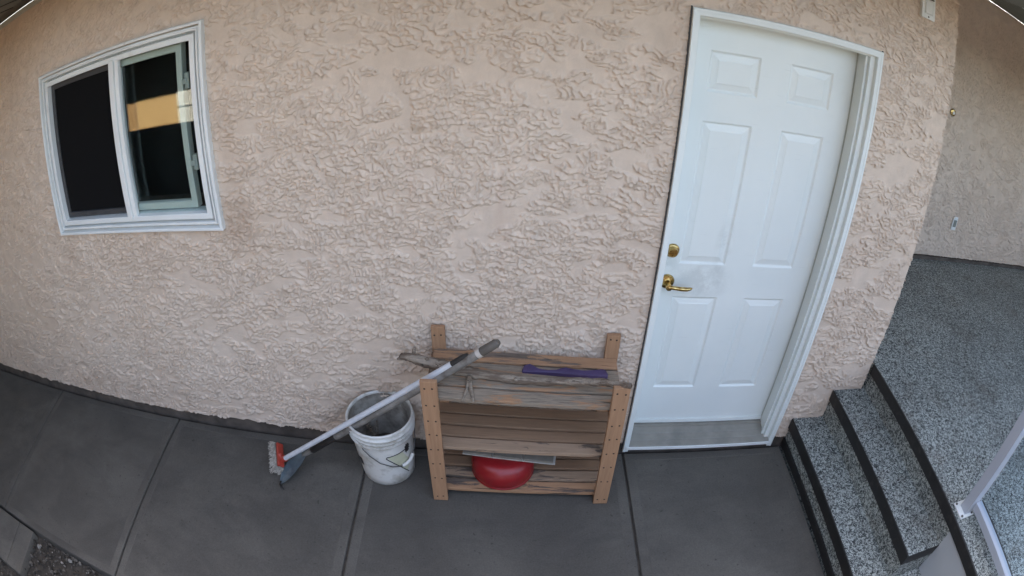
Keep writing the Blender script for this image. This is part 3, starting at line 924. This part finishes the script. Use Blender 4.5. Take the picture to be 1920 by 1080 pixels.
# head: block along a, bristles pointing away from the pole
ax = Vector((-0.27, 0.93, 0.25)).normalized()
dn = (A - B).normalized()
dn = (dn - ax * dn.dot(ax)).normalized()
sd_ = ax.cross(dn).normalized()
hc = Vector((-1.706, -0.212, 0.070))
def frame_box(c, hx, hy, hz, bmx=None, tx=1.0):
    b = bmx or bmesh.new()
    vv = []
    for i in (-1, 1):
        for j in (-1, 1):
            for k in (-1, 1):
                sc = tx if k > 0 else 1.0
                vv.append(b.verts.new(c + ax * hx * i * sc + sd_ * hy * j * sc + dn * hz * k))
    for f in ((0, 1, 3, 2), (4, 6, 7, 5), (0, 4, 5, 1), (2, 3, 7, 6), (0, 2, 6, 4), (1, 5, 7, 3)):
        b.faces.new([vv[i] for i in f])
    return b
hb = frame_box(hc, 0.066, 0.020, 0.0085)
fin('head', hb, MT['orange'], brm, bev=0.006, seg=3)
fin('socket', tube_bm([A + (B - A).normalized() * 0.03, A, hc], [0.0165, 0.0175, 0.020], 16), MT['orange'], brm, True, ang=50)
bb = bmesh.new()
for i in range(19):
    for j in range(5):
        b0 = hc + ax * (-0.066 + 0.132 * i / 18) + sd_ * (-0.020 + 0.040 * j / 4) + dn * 0.009
        for q in range(4):
            sp = ax * ((i - 9) / 9 * 0.022 + random.uniform(-.006, .006)) + sd_ * ((j - 2) / 2 * 0.012 + random.uniform(-.006, .006))
            tip = b0 + dn * random.uniform(0.040, 0.052) + sp
            tip.z = max(tip.z, 0.003)
            o0 = ax * random.uniform(-.004, .004) + sd_ * random.uniform(-.004, .004)
            tube_bm([b0 + o0, b0.lerp(tip, .55) + o0, tip], [0.0022, 0.0024, 0.0016], 4, bm=bb, cap=False)
o = fin('bristles', bb, MT['bristle'], brm)
o['kind'] = 'stuff'

T = Vector((-0.612, -0.272, 0.893))
L = Vector((-1.540, -0.214, 0.118))
spd = empty('scraper', (-1.64, -0.25, 0.0), 'long grey handled scraper with blue steel blade under the broom', 'scraper')
fin('pole', tube_bm([at(T, L, t) for t in (0.085, 0.4, 0.80)], [0.0170, 0.0170, 0.0175], 20), MT['pole_grey'], spd, True, ang=50)
fin('end_grip', tube_bm([at(T, L, t) for t in (0.0, 0.012, 0.068)], [0.011, 0.0175, 0.018], 18), MT['grip_brown'], spd, True, ang=50)
fin('tape_band', tube_bm([at(T, L, t) for t in (0.0685, 0.0845)], 0.0182, 18), MT['tape'], spd, True, ang=50)
fin('lower_grip', tube_bm([at(T, L, t) for t in (0.8005, 0.83, 0.96, 0.965)], [0.0165, 0.0175, 0.0175, 0.014], 18), MT['grip'], spd, True, ang=50)
fin('ferrule', tube_bm([at(T, L, t) for t in (0.9655, 1.0, 1.03)], [0.0150, 0.013, 0.011], 14), MT['pole_grey'], spd, True, ang=50)
# folded steel blade: a tapered sheet with turned up sides and a hooked tip
bl = bmesh.new()
ctr = [at(T, L, 1.01), Vector((-1.590, -0.225, 0.070)), Vector((-1.640, -0.262, 0.034)), Vector((-1.672, -0.310, 0.016)), Vector((-1.684, -0.345, 0.008))]
hw = [0.012, 0.036, 0.052, 0.042, 0.012]
wd = Vector((-0.55, 0.80, -0.10)).normalized()
up = Vector((0.25, 0.15, 0.95)).normalized()
top = []
for c0, w in zip(ctr, hw):
    top.append([c0 + wd * w * f + up * (0.010 * f * f) for f in (-1, -0.5, 0, 0.5, 1)])
va = [[bl.verts.new(p) for p in r] for r in top]
vb = [[bl.verts.new(p - up * 0.003) for p in r] for r in top]
for r0, r1, s0, s1 in zip(va, va[1:], vb, vb[1:]):
    for k in range(4):
        bl.faces.new((r0[k], r0[k + 1], r1[k + 1], r1[k]))
        bl.faces.new((s0[k], s1[k], s1[k + 1], s0[k + 1]))
for k, e in ((0, 0), (4, 4)):
    for i in range(len(va) - 1):
        bl.faces.new((va[i][e], va[i + 1][e], vb[i + 1][e], vb[i][e]))
for r, s in ((va[0], vb[0]), (va[-1], vb[-1])):
    for k in range(4):
        bl.faces.new((r[k], r[k + 1], s[k + 1], s[k]))
fin('blade', bl, MT['blade'], spd, True, ang=40)
fin('hook', tube_bm([ctr[-1] + Vector((0, 0.01, 0)), Vector((-1.683, -0.358, 0.008)), Vector((-1.668, -0.374, 0.006)), Vector((-1.655, -0.380, 0.005))], [0.008, 0.006, 0.0045, 0.002], 8), MT['grip'], spd, True)

# ------------------------------------------------------------------ things on the rack
bp_ = [(-1.018, -0.139, 0.700), (-0.975, -0.146, 0.699), (-0.93, -0.151, 0.690), (-0.842, -0.161, 0.675), (-0.76, -0.176, 0.666), (-0.689, -0.187, 0.660), (-0.60, -0.197, 0.655), (-0.507, -0.205, 0.652),
       (-0.43, -0.213, 0.656), (-0.35, -0.223, 0.668), (-0.28, -0.243, 0.684), (-0.208, -0.268, 0.703), (-0.15, -0.306, 0.726), (-0.104, -0.345, 0.752)]
rd = [0.012, 0.020, 0.025, 0.027, 0.025, 0.022, 0.020, 0.019, 0.018, 0.017, 0.016, 0.016, 0.015, 0.010]
fine_p, fine_r = [], []
for i in range(len(bp_) - 1):
    for k in range(5):
        u = k / 5
        fine_p.append(Vector(bp_[i]).lerp(Vector(bp_[i + 1]), u) + Vector((0, random.uniform(-.002, .002), random.uniform(-.0015, .0015))))
        fine_r.append(0.97 * (rd[i] * (1 - u) + rd[i + 1] * u) * random.uniform(0.92, 1.08))
bm = tube_bm(fine_p, fine_r, 14, jitter=0.07)
for (cx_, cy_, cz_, dx, dy, dz, r0) in ((-0.962, -0.142, 0.712, 0.004, 0.018, 0.026, 0.008), (-0.905, -0.160, 0.705, 0.006, -0.010, 0.012, 0.008), (-0.545, -0.212, 0.660, 0.0, -0.012, 0.012, 0.011), (-1.01, -0.145, 0.694, -0.022, -0.004, -0.004, 0.007), (-0.335, -0.226, 0.676, 0, -0.006, 0.013, 0.006)):
    p = Vector((cx_, cy_, cz_))
    tube_bm([p, p + Vector((dx, dy, dz)) * .6, p + Vector((dx, dy, dz))], [r0, r0 * .9, r0 * .5], 9, bm=bm, jitter=0.1)
br_ = fin('dead_branch', bm, MT['branch'], None, True, origin=(-0.55, -0.2, 0.63))
tag(br_, 'long dry grey branch lying across the top of the rack', 'branch')
bm = tube_bm([(-0.731, -0.208, 0.664), (-0.735, -0.250, 0.643), (-0.742, -0.285, 0.637), (-0.750, -0.318, 0.6345)], [0.008, 0.0075, 0.0065, 0.004], 8, jitter=0.12)
tube_bm([(-0.731, -0.208, 0.664), (-0.722, -0.250, 0.646), (-0.714, -0.285, 0.639), (-0.706, -0.322, 0.6345)], [0.009, 0.0085, 0.0075, 0.005], 8, bm=bm, jitter=0.12)
tw = fin('twig', bm, MT['branch'], None, True)
tw.parent = br_
tw.matrix_parent_inverse = Matrix.Translation(-Vector(br_.location))
po_ = [(-0.519, -0.149), (-0.521, -0.139), (-0.511, -0.11), (-0.488, -0.099), (-0.47, -0.112), (-0.452, -0.136), (-0.416, -0.143), (-0.379, -0.140), (-0.357, -0.122), (-0.338, -0.115), (-0.32, -0.131), (-0.269, -0.138), (-0.217, -0.137), (-0.194, -0.124), (-0.176, -0.128), (-0.168, -0.156), (-0.171, -0.172), (-0.306, -0.162), (-0.415, -0.153)]
bm = prism_bm(po_, 0.634, 0.652)
pu = fin('foam_grip_bar', bm, MT['purple'], None, True, bev=0.0040, seg=3, origin=(-0.35, -0.15, 0.634), ang=60)
tag(pu, 'purple plastic bar with bulbous ends behind the branch', 'grip bar')

cb = empty('red_bowl', (-0.594, -0.168, 0.066), 'red plastic bowl turned upside down on the bottom shelf', 'bowl')
fin('body', lathe_bm([(0.1430, 0.0765), (0.1440, 0.084), (0.1452, 0.088), (0.1460, 0.104), (0.1450, 0.124), (0.1400, 0.146), (0.1370, 0.150), (0.1340, 0.158), (0.1200, 0.174), (0.096, 0.1825), (0.06, 0.1850), (0, 0.1858)], -0.594, -0.168, 64), MT['red'], cb, True, ang=70)
fin('rim', lathe_bm([(0.1380, 0.0655), (0.1440, 0.0660), (0.1455, 0.070), (0.1450, 0.0745), (0.1428, 0.0765)], -0.594, -0.168, 64), MT['red'], cb, True, ang=50)
tl = empty('tile_strip', (-0.57, -0.17, 0.187), 'grey strip of three joined tiles resting on the red bowl', 'tile strip')
rz = math.atan2(-0.05, 0.412)
for k in range(3):
    bm = box_bm(-0.206 + k * 0.1378, -0.206 + k * 0.1378 + 0.1310, 0.0, 0.115, 0.0035, 0.0165)
    o = fin('tile', bm, MT['tile'], None, bev=0.0015)
    o.rotation_euler.z = rz
    o.location = (-0.568, -0.225, 0.1866)
    adopt(o, tl)
bm = box_bm(-0.210, 0.210, -0.003, 0.116, 0.0, 0.0052)
o = fin('backing', bm, MT['tile_edge'], None, bev=0.001)
o.rotation_euler.z = rz
o.location = (-0.568, -0.225, 0.1862)
adopt(o, tl)

# ------------------------------------------------------------------ across the yard (ochre strip mirrored in the window; the rest added to shape the light)
nb = empty('neighbour_house', (-6.5, -4.3, 0.0), 'sunlit ochre neighbouring house mirrored in the window pane', 'house')
box('wall', -14, -3.2, -9.0, -4.0, -0.07, 1.05, MT['ochre'], nb)
box('upper_wall', -14, -3.2, -9.0, -4.01, 1.055, 2.45, MT['fence'], nb)  # dark colour stands in for shade above the mirrored ochre strip
w2 = box('window', -4.79, -4.44, -4.005, -3.975, 0.66, 1.08, MT['white_paint'], nb)
box('glazing_bar', -4.79, -4.44, -3.975, -3.970, 0.865, 0.880, MT['dark'], w2)
box('eave', -14.4, -2.8, -9.4, -3.05, 2.455, 2.6, MT['fence'], nb)
bm = bmesh.new()
v = [bm.verts.new(p) for p in ((-14.4, -3.05, 2.605), (-2.8, -3.05, 2.605), (-2.8, -5.4, 6.6), (-14.4, -5.4, 6.6), (-2.8, -9.4, 2.605), (-14.4, -9.4, 2.605))]
for f in ((0, 1, 2, 3), (3, 2, 4, 5), (1, 4, 2), (0, 3, 5)):
    bm.faces.new([v[i] for i in f])
fin('roof', bm, MT['roofing'], nb)  # unseen, shaped steep and dark to cut sky light on the stucco
fc = empty('added_low_fence', (-2.0, -3.4, 0.0), 'low dark board fence added to darken the window reflection below the ochre strip', 'fence')  # added for the dark area under the mirrored strip
for k in range(62):
    box('board', -10 + k * 0.15, -9.856 + k * 0.15, -3.42, -3.40, -0.07, 0.80, MT['fence'], fc)
sh = empty('added_shed', (-6.6, -1.6, 0.0), 'unseen dark timber shed added to shade the far end of the walk', 'shed')  # tall dark block added to hold back sky light from this end
box('wall', -9.0, -6.05, -3.0, -0.85, -0.07, 4.2, MT['fence'], sh)
bm = bmesh.new()
v = [bm.verts.new(p) for p in ((-9.1, -3.1, 4.2), (-5.95, -3.1, 4.2), (-5.95, -0.84, 4.2), (-9.1, -0.84, 4.2), (-9.1, -1.95, 5.2), (-5.95, -1.95, 5.2))]
for f in ((0, 1, 5, 4), (2, 3, 4, 5), (0, 4, 3), (1, 2, 5), (0, 3, 2, 1)):
    bm.faces.new([v[i] for i in f])
fin('roof', bm, MT['roofing'], sh)
tf = empty('added_tall_fence', (3.4, -4.6, 0.0), 'unseen tall dark board fence added to block low sky light', 'fence')  # added screen against low sky, darkens the entry and flattens less relief
for k in range(58):
    box('board', -0.75 + k * 0.15, -0.606 + k * 0.15, -4.62, -4.60, -0.07, 1.95, MT['fence'], tf)
